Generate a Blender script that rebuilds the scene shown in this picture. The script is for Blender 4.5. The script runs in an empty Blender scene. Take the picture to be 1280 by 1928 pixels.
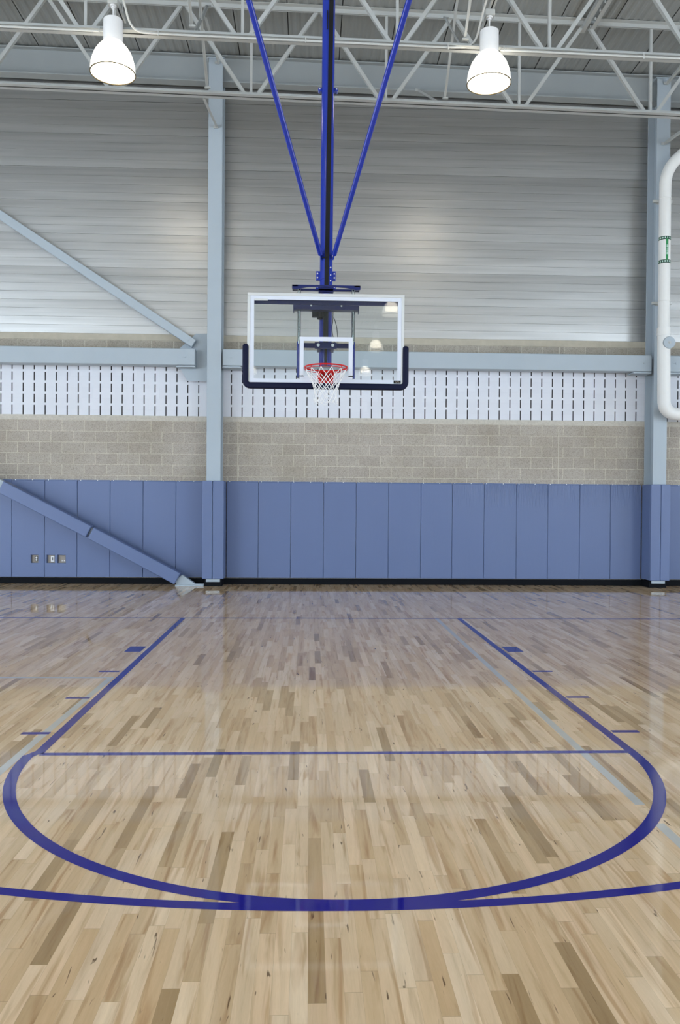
import bpy, bmesh, math, random
from mathutils import Vector, Matrix
random.seed(7)
PI = math.pi
S = bpy.context.scene
COL = S.collection

# ------------------------------------------------------------------ camera
CAM = Vector((-0.1768, -10.6594, 1.5297))
YAW, PITCH, ROLL, FPX = 0.0377, -0.0114, 0.0076, 1518.7
c_, s_ = math.cos(YAW), math.sin(YAW)
fwd = Vector((s_*math.cos(PITCH), c_*math.cos(PITCH), math.sin(PITCH)))
rt = Vector((c_, -s_, 0)); up = rt.cross(fwd)
r2 = math.cos(ROLL)*rt + math.sin(ROLL)*up
u2 = -math.sin(ROLL)*rt + math.cos(ROLL)*up
cd = bpy.data.cameras.new('camera'); cam = bpy.data.objects.new('camera', cd); COL.objects.link(cam)
m = Matrix.Identity(4)
for i in range(3):
    m[i][0], m[i][1], m[i][2], m[i][3] = r2[i], u2[i], -fwd[i], CAM[i]
cam.matrix_world = m
cd.sensor_fit = 'VERTICAL'; cd.sensor_height = 36; cd.lens = FPX/1928*36
cd.clip_start = 0.05; cd.clip_end = 200
S.camera = cam

# ------------------------------------------------------------------ world, exposure, daylight
w = bpy.data.worlds.new('world'); S.world = w; w.use_nodes = True
w.node_tree.nodes['Background'].inputs[0].default_value = (0.55, 0.68, 0.9, 1)
w.node_tree.nodes['Background'].inputs[1].default_value = 0.6
S.view_settings.view_transform = 'Standard'; S.view_settings.look = 'None'
S.view_settings.gamma = 1; S.view_settings.use_curve_mapping = False
S.view_settings.exposure = -0.32
DAY = (0.74, 0.86, 1.0)          # colour of the daylight glazing
DAY_SIDE, DAY_REAR = 12.0, 13.0
LAMP_CORE, LAMP_SHADE = 11.0, 3.6

# ------------------------------------------------------------------ helpers
def srgb(r, g, b):
    f = lambda v: (v/255/12.92) if v/255 <= .04045 else ((v/255+.055)/1.055)**2.4
    return (f(r), f(g), f(b), 1)

class MB:
    def __init__(s): s.v = []; s.f = []; s.mi = []; s.ch = []
    def add(s, vs, fs, mi=0):
        o = len(s.v); s.ch.append((o, len(s.f))); s.v += [tuple(v) for v in vs]
        s.f += [tuple(i+o for i in f) for f in fs]; s.mi += [mi]*len(fs)
        return s
    def box(s, x0, x1, y0, y1, z0, z1, mi=0):
        return s.add([(x, y, z) for x in (x0, x1) for y in (y0, y1) for z in (z0, z1)],
                     [(0,1,3,2),(4,6,7,5),(0,4,5,1),(2,3,7,6),(0,2,6,4),(1,5,7,3)], mi)
    def prism(s, pts, axis, a0, a1, mi=0):
        def P(p, a):
            return {'x': (a, p[0], p[1]), 'y': (p[0], a, p[1]), 'z': (p[0], p[1], a)}[axis]
        n = len(pts)
        return s.add([P(p, a0) for p in pts]+[P(p, a1) for p in pts],
                     [tuple(range(n))[::-1], tuple(range(n, 2*n))] + [(i, (i+1) % n, n+(i+1) % n, n+i) for i in range(n)], mi)
    def tube(s, pts, r, n=12, mi=0, closed=False):
        pts = [Vector(p) for p in pts]; N = len(pts)
        rs = r if isinstance(r, (list, tuple)) else [r]*N
        ref = None; rings = []
        for i in range(N):
            if closed: t = (pts[(i+1) % N]-pts[i-1]).normalized()
            else: t = (pts[min(i+1, N-1)]-pts[max(i-1, 0)]).normalized()
            if ref is None:
                a = Vector((0, 0, 1)) if abs(t.z) < .9 else Vector((0, 1, 0))
                ref = t.cross(a).normalized()
            else:
                ref = (ref - t*ref.dot(t)).normalized()
            b = t.cross(ref)
            rings.append([pts[i]+rs[i]*(math.cos(2*PI*k/n)*ref+math.sin(2*PI*k/n)*b) for k in range(n)])
        vs = [p for R in rings for p in R]; fs = []
        for i in range(N if closed else N-1):
            j = (i+1) % N
            for k in range(n):
                fs.append((i*n+k, i*n+(k+1) % n, j*n+(k+1) % n, j*n+k))
        if not closed:
            fs.append(tuple(range(n))[::-1]); fs.append(tuple((N-1)*n+k for k in range(n)))
        return s.add(vs, fs, mi)
    def bar(s, p0, p1, wa, wb, side=(0, 1, 0), mi=0):
        """box bar between two points; wb measured along side, wa across."""
        p0, p1, sd = Vector(p0), Vector(p1), Vector(side)
        t = (p1-p0).normalized(); sd = (sd-t*sd.dot(t)).normalized(); o = t.cross(sd)
        vs = [p+o*a*wa/2+sd*b*wb/2 for p in (p0, p1) for a, b in ((-1,-1),(1,-1),(1,1),(-1,1))]
        return s.add(vs, [(3,2,1,0),(4,5,6,7),(0,1,5,4),(1,2,6,5),(2,3,7,6),(3,0,4,7)], mi)
    def angle(s, p0, p1, w, th=.006, side=(0, 1, 0), flip=1):
        """steel angle: two thin legs at right angles along a line"""
        p0, p1, sd = Vector(p0), Vector(p1), Vector(side)
        t = (p1-p0).normalized(); sd = (sd-t*sd.dot(t)).normalized(); o = t.cross(sd)*flip
        s.bar(p0, p1, w, th, sd)
        q = o*(w/2-th/2)+sd*(w/2)
        s.bar(p0+q, p1+q, th, w, sd)
        return s
    def lathe(s, prof, c=(0, 0, 0), n=32, mi=0):
        vs = []; fs = []; N = len(prof)
        for r, z in prof:
            for k in range(n):
                vs.append((c[0]+r*math.cos(2*PI*k/n), c[1]+r*math.sin(2*PI*k/n), c[2]+z))
        for i in range(N-1):
            for k in range(n):
                fs.append((i*n+k, i*n+(k+1) % n, (i+1)*n+(k+1) % n, (i+1)*n+k))
        return s.add(vs, fs, mi)
    def cyl(s, p0, p1, r, n=20, mi=0): return s.tube([p0, p1], r, n, mi)
    def build_each(s, name, mats, parent, per=1, **kw):
        """every `per` shapes become one object of their own"""
        ch = s.ch[::per]+[(len(s.v), len(s.f))]
        for (v0, f0), (v1, f1) in zip(ch[:-1], ch[1:]):
            q = MB(); q.add(s.v[v0:v1], [tuple(i-v0 for i in f) for f in s.f[f0:f1]]); q.build(name, mats, parent, **kw)
    def build(s, name, mats, parent=None, bevel=0, smooth=True, seg=2, loc=None):
        me = bpy.data.meshes.new(name); 
        me.from_pydata(s.v, [], s.f)
        if not isinstance(mats, (list, tuple)): mats = [mats]
        for q in mats: me.materials.append(q)
        if len(mats) > 1: me.polygons.foreach_set('material_index', s.mi)
        bm = bmesh.new(); bm.from_mesh(me); bmesh.ops.recalc_face_normals(bm, faces=bm.faces); bm.to_mesh(me); bm.free()
        if smooth:
            me.polygons.foreach_set('use_smooth', [True]*len(me.polygons)); me.set_sharp_from_angle(angle=math.radians(35))
        me.update()
        o = bpy.data.objects.new(name, me); COL.objects.link(o)
        if parent: o.parent = parent; o.matrix_parent_inverse = parent.matrix_world.inverted() if parent.type != 'EMPTY' else Matrix.Translation(-parent.location)
        if bevel:
            b = o.modifiers.new('bevel', 'BEVEL'); b.width = bevel; b.segments = seg; b.limit_method = 'ANGLE'; b.angle_limit = math.radians(40)
        return o

def tag(o, label=None, cat=None, group=None, kind=None):
    if label: o['label'] = label
    if cat: o['category'] = cat
    if group: o['group'] = group
    if kind: o['kind'] = kind
    return o
def thing(name, label, cat, loc, group=None):
    o = bpy.data.objects.new(name, None); COL.objects.link(o); o.location = loc; o.empty_display_size = .1
    return tag(o, label, cat, group)
def copy_tree(o, delta, parent=None):
    c = o.copy(); COL.objects.link(c)
    if parent: c.parent = parent; c.matrix_parent_inverse = o.matrix_parent_inverse.copy()
    else: c.location = Vector(o.location)+Vector(delta)
    for ch in list(o.children): copy_tree(ch, delta, c)
    return c

# ------------------------------------------------------------------ materials
class N:
    def __init__(s, name):
        s.m = bpy.data.materials.new(name); s.m.use_nodes = True; s.t = s.m.node_tree
        s.b = s.t.nodes['Principled BSDF']; s.out = s.t.nodes['Material Output']
    def n(s, typ, **kw):
        o = s.t.nodes.new(typ)
        for k, v in kw.items():
            if k.startswith('i_'):
                key = k[2:]; key = int(key) if key.isdigit() else key.replace('_', ' ')
                if isinstance(v, bpy.types.NodeSocket): s.t.links.new(v, o.inputs[key])
                else: o.inputs[key].default_value = v
            else: setattr(o, k, v)
        return o
    def math(s, op, a, b=None, clamp=False):
        o = s.t.nodes.new('ShaderNodeMath'); o.operation = op; o.use_clamp = clamp
        for i, v in enumerate((a, b)):
            if v is None: continue
            if isinstance(v, bpy.types.NodeSocket): s.t.links.new(v, o.inputs[i])
            else: o.inputs[i].default_value = v
        return o.outputs[0]
    def mix(s, fac, a, b, blend='MIX'):
        o = s.t.nodes.new('ShaderNodeMix'); o.data_type = 'RGBA'; o.blend_type = blend
        for i, v in ((0, fac), (6, a), (7, b)):
            if isinstance(v, bpy.types.NodeSocket): s.t.links.new(v, o.inputs[i])
            else: o.inputs[i].default_value = v
        return o.outputs[2]
    def ramp(s, fac, stops):
        o = s.t.nodes.new('ShaderNodeValToRGB'); s.t.links.new(fac, o.inputs[0])
        e = o.color_ramp.elements
        while len(e) < len(stops): e.new(.5)
        for q, (p, c) in zip(e, stops): q.position = p; q.color = c if len(c) == 4 else (*c, 1)
        return o.outputs[0]
    def set(s, **kw):
        for k, v in kw.items():
            key = k.replace('_', ' ')
            if isinstance(v, bpy.types.NodeSocket): s.t.links.new(v, s.b.inputs[key])
            else: s.b.inputs[key].default_value = v
        return s
    def pos(s):
        return s.n('ShaderNodeNewGeometry').outputs['Position']
    def sep(s, v): 
        o = s.n('ShaderNodeSeparateXYZ'); s.t.links.new(v, o.inputs[0]); return o.outputs
    def comb(s, x, y, z):
        o = s.n('ShaderNodeCombineXYZ')
        for i, v in enumerate((x, y, z)):
            if isinstance(v, bpy.types.NodeSocket): s.t.links.new(v, o.inputs[i])
            else: o.inputs[i].default_value = v
        return o.outputs[0]
    def bump(s, h, strength=.3, dist=.01):
        o = s.n('ShaderNodeBump'); o.inputs['Strength'].default_value = strength; o.inputs['Distance'].default_value = dist
        s.t.links.new(h, o.inputs['Height']); s.t.links.new(o.outputs[0], s.b.inputs['Normal']); return s

def paint(name, col, rough=.4, spec=.5, metal=0, var=.04, scale=3, bump=0, coat=0):
    k = N(name)
    nz = k.n('ShaderNodeTexNoise', i_Vector=k.pos(), i_Scale=scale, i_Detail=3)
    c = k.mix(k.math('MULTIPLY', nz.outputs[0], 1.0), tuple(v*(1-var) for v in col[:3])+(1,), tuple(min(1, v*(1+var)) for v in col[:3])+(1,))
    k.set(Base_Color=c, Roughness=rough, Specular_IOR_Level=spec, Metallic=metal, Coat_Weight=coat)
    if bump:
        n2 = k.n('ShaderNodeTexNoise', i_Vector=k.pos(), i_Scale=90, i_Detail=2)
        k.bump(n2.outputs[0], bump, .002)
    return k.m

def plain(name, col, rough=.4, metal=0, spec=.5):
    return paint(name, col, rough, spec, metal, var=.03, scale=8)

M = {}
M['steel'] = paint('pale_blue_steel_paint', (.375, .43, .475, 1), .45, .3)
M['joist'] = paint('pale_grey_joist_paint', (.43, .445, .435, 1), .45, .35)
M['girder'] = paint('girder_steel_dimmed', (.31, .335, .34, 1), .5, .3)  # steel colour darkened to imitate the weaker light near the roof
M['white'] = paint('white_pipe_plastic', (.74, .74, .72, 1), .35, .4)
M['lampwhite'] = plain('white_lamp_housing', (.78, .78, .78, 1), .4)
M['conduit'] = plain('white_painted_conduit', (.50, .51, .49, 1), .4)
M['black'] = plain('black_rubber_base', (.006, .007, .009, 1), .6, spec=.06)
M['gapshade'] = plain('black_gap_shade', (.01, .01, .01, 1), .7)  # shade inside deck seams and channel gaps, put into the colour
M['blue'] = paint('royal_blue_gloss_paint', (.010, .030, .30, 1), .14, .6)
M['navy'] = paint('navy_edge_padding', (.006, .008, .028, 1), .5, .12)
M['navysteel'] = paint('dark_navy_steel', (.010, .016, .10, 1), .3, .3)
M['red'] = paint('red_powder_coat', (.56, .008, .008, 1), .3, .3)
M['net'] = plain('white_net_cord', (.80, .80, .80, 1), .8)
M['alu'] = plain('brushed_aluminium_frame', (.56, .57, .56, 1), .45, .3)
M['boardwhite'] = plain('white_border_paint', (.60, .63, .70, 1), .45)
M['chrome'] = plain('chrome_rod', (.55, .6, .6, 1), .12, 1)
M['strap'] = plain('black_strap', (.008, .008, .008, 1), .6, spec=.2)
M['bolt'] = plain('zinc_bolt', (.75, .77, .78, 1), .3, .7)
M['green'] = plain('green_tape', (.012, .22, .06, 1), .5)
M['darkgreen'] = plain('dark_green_tape', (.006, .05, .025, 1), .5)
M['palegreen'] = plain('pale_green_print', (.5, .68, .6, 1), .5)
M['plate'] = plain('stainless_wall_plate', (.24, .21, .18, 1), .45, .3)
M['outletwhite'] = plain('white_outlet', (.75, .75, .75, 1), .4)
M['outletdark'] = plain('dark_outlet', (.06, .055, .05, 1), .4)
M['plaster'] = paint('painted_hall_wall', (.50, .50, .48, 1), .7)
M['stone'] = paint('cast_stone_sill', (.44, .40, .32, 1), .8, .3, var=.15, scale=9)
M['ledge'] = paint('cast_stone_ledge', (.50, .47, .41, 1), .8, .3, var=.25, scale=30)

def vinyl(name, wr):
    k = N(name)
    p = k.pos(); X = k.sep(p)
    nz = k.n('ShaderNodeTexNoise', i_Vector=p, i_Scale=1.6, i_Detail=2)
    c = k.mix(nz.outputs[0], (.106, .148, .282, 1), (.115, .157, .294, 1))
    k.set(Base_Color=c, Roughness=.42, Specular_IOR_Level=.4)
    fine = k.n('ShaderNodeTexNoise', i_Vector=p, i_Scale=260, i_Detail=1)
    soft = k.n('ShaderNodeTexNoise', i_Vector=k.n('ShaderNodeMapping', i_Vector=p, i_Scale=(9, 1, 1.3)).outputs[0], i_Scale=1.5, i_Detail=2)
    h = k.math('ADD', k.math('MULTIPLY', fine.outputs[0], .05), k.math('MULTIPLY', soft.outputs[0], .35))
    if wr:
        v = k.n('ShaderNodeMapping', i_Vector=p, i_Rotation=(0, math.radians(-24), 0), i_Scale=(17, 1, 1.1)).outputs[0]
        wv = k.n('ShaderNodeTexNoise', i_Vector=v, i_Scale=1.3, i_Detail=2.5)
        rid = k.math('SUBTRACT', 1, k.math('ABSOLUTE', k.math('MULTIPLY', k.math('SUBTRACT', wv.outputs[0], .5), 9)), True)
        mk = k.n('ShaderNodeMapRange', i_Value=X[2]); mk.inputs[1].default_value = 1.45; mk.inputs[2].default_value = 1.88
        h = k.math('ADD', h, k.math('MULTIPLY', k.math('MULTIPLY', rid, mk.outputs[0]), 1.1*wr))
    k.bump(h, .5, .01)
    return k.m
M['vinyl'] = vinyl('blue_grey_vinyl', 0)
M['vinylw'] = vinyl('blue_grey_vinyl_creased', 1.6)
M['vinylx'] = vinyl('blue_grey_vinyl_deeply_creased', 5)

def block_mat(name, ca, cb, mortar, painted=False, dz=0):
    k = N(name); X = k.sep(k.pos())
    vx = k.math('ADD', X[0], 2.31+.2032*40 if not painted else 1.645+.2008*40)
    vz = k.math('ADD', X[2], -3.02+.2032*20+dz)
    vec = k.comb(vx, vz, 0)
    br = k.n('ShaderNodeTexBrick', i_Vector=vec)
    br.offset = .5; br.offset_frequency = 2; br.squash = 1
    br.inputs['Scale'].default_value = 1; br.inputs['Brick Width'].default_value = .4064; br.inputs['Row Height'].default_value = .2032
    br.inputs['Mortar Size'].default_value = .0065; br.inputs['Mortar Smooth'].default_value = .3; br.inputs['Bias'].default_value = 0
    br.inputs['Color1'].default_value = ca; br.inputs['Color2'].default_value = cb; br.inputs['Mortar'].default_value = mortar
    n1 = k.n('ShaderNodeTexNoise', i_Vector=k.pos(), i_Scale=70, i_Detail=4, i_Roughness=.8)
    n2 = k.n('ShaderNodeTexNoise', i_Vector=k.pos(), i_Scale=.9, i_Detail=3)
    col = br.outputs[0]
    if not painted:
        sp = k.ramp(n1.outputs[0], [(.36, (.62, .60, .58)), (.5, (1, 1, 1)), (.66, (1.12, 1.11, 1.08))])
        col = k.mix(1.0, col, sp, 'MULTIPLY')
        st = k.ramp(n2.outputs[0], [(.3, (.86, .84, .80)), (.55, (1, 1, 1)), (.75, (1.1, 1.1, 1.12))])
        col = k.mix(1.0, col, st, 'MULTIPLY')
        # vertical control joints in the masonry
        for xj in (-1.52, 4.51):
            d = k.math('ABSOLUTE', k.math('SUBTRACT', X[0], xj))
            col = k.mix(k.math('MULTIPLY', k.math('LESS_THAN', d, .008), .75), col, (.55, .51, .42, 1))
        k.set(Base_Color=col, Roughness=.9, Specular_IOR_Level=.2)
        h = k.math('ADD', k.math('MULTIPLY', n1.outputs[0], .35), k.math('MULTIPLY', br.outputs[1], -.6))
        k.bump(h, .5, .004)
    else:
        k.set(Base_Color=col, Roughness=.55, Specular_IOR_Level=.4)
        h = k.math('ADD', k.math('MULTIPLY', n1.outputs[0], .2), k.math('MULTIPLY', br.outputs[1], -1))
        k.bump(h, .25, .003)
    return k.m
M['block'] = block_mat('tan_concrete_block', (.385, .345, .30, 1), (.425, .385, .335, 1), (.56, .52, .43, 1))
M['blockup'] = block_mat('tan_concrete_block_upper', (.33, .30, .255, 1), (.39, .355, .30, 1), (.53, .49, .41, 1), dz=.1456)
M['slotblock'] = block_mat('white_painted_block', (.64, .66, .71, 1), (.67, .69, .74, 1), (.65, .67, .72, 1), True)
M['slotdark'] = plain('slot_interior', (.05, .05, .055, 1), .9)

def siding_mat():
    k = N('silver_metal_siding'); X = k.sep(k.pos())
    row = k.math('FLOOR', k.math('DIVIDE', k.math('SUBTRACT', X[2], 4.62), .6096))
    wn = k.n('ShaderNodeTexWhiteNoise', noise_dimensions='1D', i_W=row)
    nz = k.n('ShaderNodeTexNoise', i_Vector=k.n('ShaderNodeMapping', i_Vector=k.pos(), i_Scale=(.25, 1, 7)).outputs[0], i_Scale=1.6, i_Detail=3)
    c = k.mix(wn.outputs[0], (.43, .425, .41, 1), (.485, .48, .465, 1))
    c = k.mix(.25, c, nz.outputs[0], 'OVERLAY')
    k.set(Base_Color=c, Metallic=.92, Roughness=.37)
    h = k.n('ShaderNodeTexNoise', i_Vector=k.n('ShaderNodeMapping', i_Vector=k.pos(), i_Scale=(.5, 1, 2.2)).outputs[0], i_Scale=1.1, i_Detail=1)
    k.bump(h.outputs[0], .25, .02)
    return k.m
M['siding'] = siding_mat()
M['deck'] = paint('grey_painted_roof_deck', (.28, .295, .29, 1), .6, .25, var=.06, scale=2)

def wood():
    k = N('varnished_maple_strip_floor')
    X = k.sep(k.pos())
    col = k.math('FLOOR', k.math('DIVIDE', X[0], .0572))
    fx = k.math('FRACT', k.math('DIVIDE', X[0], .0572))
    wn = k.n('ShaderNodeTexWhiteNoise', noise_dimensions='1D', i_W=col)
    yy = k.math('ADD', k.math('DIVIDE', X[1], .62), k.math('MULTIPLY', wn.outputs[0], 300))
    vor = k.n('ShaderNodeTexVoronoi', voronoi_dimensions='1D', feature='F1', i_W=yy, i_Scale=1)
    vor.inputs['Randomness'].default_value = .95
    ved = k.n('ShaderNodeTexVoronoi', voronoi_dimensions='1D', feature='DISTANCE_TO_EDGE', i_W=yy, i_Scale=1)
    ved.inputs['Randomness'].default_value = .95
    seedv = vor.outputs['Color']; sd = k.sep(seedv)
    base = k.ramp(sd[0], [(0, (.37, .265, .15)), (.05, (.46, .345, .205)), (.12, (.60, .45, .285)), (.35, (.67, .53, .36)), (.7, (.72, .575, .41)), (1, (.79, .66, .49))])
    hue = k.mix(k.math('MULTIPLY', sd[1], .35), base, k.mix(1.0, base, (1.06, .95, .80, 1), 'MULTIPLY'))
    # grain
    off = k.math('MULTIPLY', sd[2], 90)
    gv = k.comb(k.math('ADD', k.math('MULTIPLY', X[0], 26), off), k.math('MULTIPLY', X[1], 1.6), off)
    g1 = k.n('ShaderNodeTexNoise', i_Vector=gv, i_Scale=1, i_Detail=4, i_Roughness=.6); g1.inputs['Distortion'].default_value = .6
    gr = k.ramp(g1.outputs[0], [(.25, (.74, .68, .60)), (.42, (.95, .93, .90)), (.7, (1.07, 1.06, 1.05))])
    c = k.mix(1.0, hue, gr, 'MULTIPLY')
    gv2 = k.comb(k.math('ADD', k.math('MULTIPLY', X[0], 60), off), k.math('MULTIPLY', X[1], 5), off)
    g2 = k.n('ShaderNodeTexNoise', i_Vector=gv2, i_Scale=1, i_Detail=2)
    rings = k.math('SINE', k.math('MULTIPLY', g2.outputs[0], 38))
    c = k.mix(k.math('MULTIPLY', k.math('MULTIPLY', k.math('ADD', rings, 1), .5), .10), c, k.mix(1.0, c, (.78, .70, .60, 1), 'MULTIPLY'))
    # large soft brown heartwood streaks running along some strips
    gv3 = k.comb(k.math('ADD', k.math('MULTIPLY', X[0], 17), off), k.math('MULTIPLY', X[1], 1.1), k.math('ADD', off, 7))
    g3 = k.n('ShaderNodeTexNoise', i_Vector=gv3, i_Scale=1, i_Detail=3); g3.inputs['Distortion'].default_value = 1.0
    c = k.mix(k.ramp(g3.outputs[0], [(.55, (0, 0, 0)), (.68, (.75, .75, .75))]), c, k.mix(1.0, c, (.66, .54, .42, 1), 'MULTIPLY'))
    # mineral flecks and knots
    kv = k.comb(k.math('ADD', k.math('MULTIPLY', X[0], 60), off), k.math('MULTIPLY', X[1], 7), off)
    k1 = k.n('ShaderNodeTexNoise', i_Vector=kv, i_Scale=1, i_Detail=1.5); k1.inputs['Distortion'].default_value = .8
    c = k.mix(k.ramp(k1.outputs[0], [(.715, (0, 0, 0)), (.765, (.85, .85, .85))]), c, (.10, .055, .03, 1))
    # seams
    e1 = k.math('LESS_THAN', k.math('MINIMUM', fx, k.math('SUBTRACT', 1, fx)), .008)
    e2 = k.math('LESS_THAN', ved.outputs['Distance'], .0022)
    c = k.mix(k.math('MULTIPLY', k.math('MAXIMUM', e1, e2), .35), c, (.22, .14, .08, 1))
    c = k.mix(1.0, c, (1.11, 1.05, .985, 1), 'MULTIPLY')
    k.set(Base_Color=c, Roughness=.035, Specular_IOR_Level=.36)
    h = k.n('ShaderNodeTexNoise', i_Vector=k.n('ShaderNodeMapping', i_Vector=k.pos(), i_Scale=(1.2, .5, 1)).outputs[0], i_Scale=1.5, i_Detail=2)
    k.bump(h.outputs[0], .04, .004)
    return k.m
M['wood'] = wood()
def floorpaint(name, col):
    k = N(name); nz = k.n('ShaderNodeTexNoise', i_Vector=k.pos(), i_Scale=6, i_Detail=3)
    k.set(Base_Color=k.mix(nz.outputs[0], tuple(v*.9 for v in col)+(1,), tuple(v*1.1 for v in col)+(1,)), Roughness=.05, Specular_IOR_Level=.3)
    return k.m
M['lineblue'] = floorpaint('blue_court_paint', (.014, .012, .26))
M['linegrey'] = floorpaint('pale_grey_court_paint', (.56, .55, .52))

def glass():
    k = N('clear_backboard_glass'); t = k.t; t.nodes.remove(k.b)
    fr = k.n('ShaderNodeFresnel'); fr.inputs[0].default_value = 1.5
    tr = k.n('ShaderNodeBsdfTransparent'); tr.inputs[0].default_value = (.955, .975, .975, 1)
    gl = k.n('ShaderNodeBsdfGlossy'); gl.inputs['Roughness'].default_value = 0.0
    mx = k.n('ShaderNodeMixShader')
    t.links.new(fr.outputs[0], mx.inputs[0]); t.links.new(tr.outputs[0], mx.inputs[1]); t.links.new(gl.outputs[0], mx.inputs[2])
    t.links.new(mx.outputs[0], k.out.inputs[0]); return k.m
M['glass'] = glass()
def emit(name, col, st, alpha=0):
    k = N(name); t = k.t
    k.set(Base_Color=(*col, 1), Emission_Color=(*col, 1), Emission_Strength=st, Roughness=.3)
    if alpha:
        tr = k.n('ShaderNodeBsdfTransparent'); mx = k.n('ShaderNodeMixShader'); mx.inputs[0].default_value = alpha
        t.links.new(k.b.outputs[0], mx.inputs[1]); t.links.new(tr.outputs[0], mx.inputs[2]); t.links.new(mx.outputs[0], k.out.inputs[0])
    return k.m
M['lampcore'] = emit('glowing_lamp_reflector', (1, .93, .80), LAMP_CORE)
M['lampshade'] = emit('glowing_prismatic_shade', (1, .97, .90), LAMP_SHADE, .65)
M['lamprim'] = plain('brass_shade_rim', (.10, .07, .02, 1), .5)
M['dayside'] = emit('daylit_translucent_glazing_side', DAY, DAY_SIDE)
M['dayrear'] = emit('daylit_translucent_glazing_rear', DAY, DAY_REAR)

# ================================================================== SETTING
XL, XR, YF, YB, H0, SL = -14.5, 16.5, -34.0, 4.42, 9.63, -0.018   # room limits, roof height at x=0, roof fall
YC, YP = 4.0, 4.36                                              # column face, pad face
fl = tag(MB().box(XL, XR, YF, 4.6, -.12, 0).build('floor', M['wood'], smooth=False), kind='structure')

# court lines, painted on the floor
def ribbon(pts, wd, z=.0006):
    n = len(pts); vs = []
    for i in range(n):
        a = Vector(pts[max(i-1, 0)]); b = Vector(pts[min(i+1, n-1)]); t = (b-a).normalized(); nn = Vector((-t.y, t.x))
        p = Vector(pts[i]); vs += [(*(p+nn*wd/2), z), (*(p-nn*wd/2), z)]
    mb = MB(); mb.add(vs, [(2*i, 2*i+1, 2*i+3, 2*i+2) for i in range(n-1)]); return mb
def line(name, pts, wd, mat='lineblue', z=.0006):
    return ribbon(pts, wd, z).build(name, M[mat], fl, smooth=False)
line('baseline', [(XL+.6, 0), (XR-.6, 0)], .05, z=.0005)
line('lane_line', [(-1.825, 0), (-1.805, -5.74)], .062)
line('lane_line', [(1.822, 0), (1.828, -5.74)], .062)
line('free_throw_line', [(-1.79, -5.748), (1.81, -5.748)], .052)
CY, CR = -5.765, 1.838
line('free_throw_circle', [(CR*math.cos(a)-.01, CY+CR*math.sin(a)) for a in [PI+PI*i/160 for i in range(161)]], .064, z=.0008)
line('free_throw_circle_shoulder', [(-1.806, -5.70), (-1.828, -5.745), (-1.848, -5.80)], .062, z=.0010)
line('free_throw_circle_shoulder', [(1.828, -5.70), (1.829, -5.745), (1.828, -5.80)], .062, z=.0010)
R3 = 6.03
line('three_point_line', [(R3*math.cos(a), -1.60+R3*math.sin(a)) for a in [PI+PI*i/300 for i in range(301)]] , .056, z=.0007)
for sx in (-1, 1):
    x0, x1 = (1.885, 2.05) if sx > 0 else (-2.05, -1.885)
    MB().box(x0, x1, -2.405, -2.10, .0001, .0007).build('lane_block', M['lineblue'], fl, smooth=False)
    for y in (-3.36, -4.343, -5.305):
        MB().box(1.872*sx, 2.055*sx, y-.026, y+.026, .0001, .0007).build('lane_hash_mark', M['lineblue'], fl, smooth=False)
line('volleyball_line', [(1.52, -.03), (1.52, -6.62)], .052, 'linegrey', .0004)
line('volleyball_line', [(1.51, -6.86), (1.50, -12)], .052, 'linegrey', .0004)
line('volleyball_line', [(-1.885, -3.63), (-1.905, -5.40)], .052, 'linegrey', .0004)
line('volleyball_line', [(-1.907, -5.40), (-1.93, -12)], .052, 'linegrey', .0004)
line('volleyball_line', [(-1.86, -3.61), (-13, -3.61)], .052, 'linegrey', .0003)

# back wall: block base, slotted acoustic block band, stone ledge, sill, metal siding
wb = tag(MB().box(XL, XR, YB, YB+.3, 0, 3.02).box(XL, XR, YB+.06, YB+.3, 4.5, 9.9)
         .build('wall_back', M['block'], smooth=False), kind='structure')
MB().box(XL, XR, YB, YB+.3, 4.10, 4.50).build('upper_block_course', M['blockup'], wb, smooth=False)
MB().box(XL, XR, YB-.006, YB+.2, 3.02, 3.115).build('stone_ledge', M['ledge'], wb, bevel=.004)
MB().box(XL, XR, YB-.012, YB+.2, 4.50, 4.62).build('stone_sill', M['stone'], wb, bevel=.004)
mb = MB()                                                       # slotted acoustic block band
px, x0s = .2008, -1.645
xs = [x0s+px*k for k in range(int((XL-x0s)/px)+1, int((XR-x0s)/px))]
rows = [(3.1155, 3.292)] + [(3.337+.2028*i, 3.495+.2028*i) for i in range(4)]
zs = [3.115]; 
for a, b in rows: zs += [a, b]
zs.append(4.11)
hw = .0095
edges = [XL]
for x in xs: edges += [x-hw, x+hw]
edges.append(XR)
def q4(a, b, c, d, mi): mb.add([a, b, c, d], [(0, 1, 2, 3)], mi)
for (za, zb_) in zip(zs[:-1], zs[1:]):
    isrow = any(abs(za-a) < 1e-6 for a, b in rows)
    if not isrow:
        q4((XL, YB, za), (XR, YB, za), (XR, YB, zb_), (XL, YB, zb_), 0); continue
    for i in range(0, len(edges)-1, 2):
        q4((edges[i], YB, za), (edges[i+1], YB, za), (edges[i+1], YB, zb_), (edges[i], YB, zb_), 0)
    for x in xs:
        a, b, yb = x-hw, x+hw, YB+.12
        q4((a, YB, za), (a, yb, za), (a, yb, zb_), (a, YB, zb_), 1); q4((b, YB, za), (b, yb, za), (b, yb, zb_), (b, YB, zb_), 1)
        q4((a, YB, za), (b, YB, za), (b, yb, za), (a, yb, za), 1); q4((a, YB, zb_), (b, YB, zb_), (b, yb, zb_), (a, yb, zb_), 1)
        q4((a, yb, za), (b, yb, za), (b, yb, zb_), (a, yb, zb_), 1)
me_ = mb.build('slotted_block_band', [M['slotblock'], M['slotdark']], wb, smooth=False)
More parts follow.
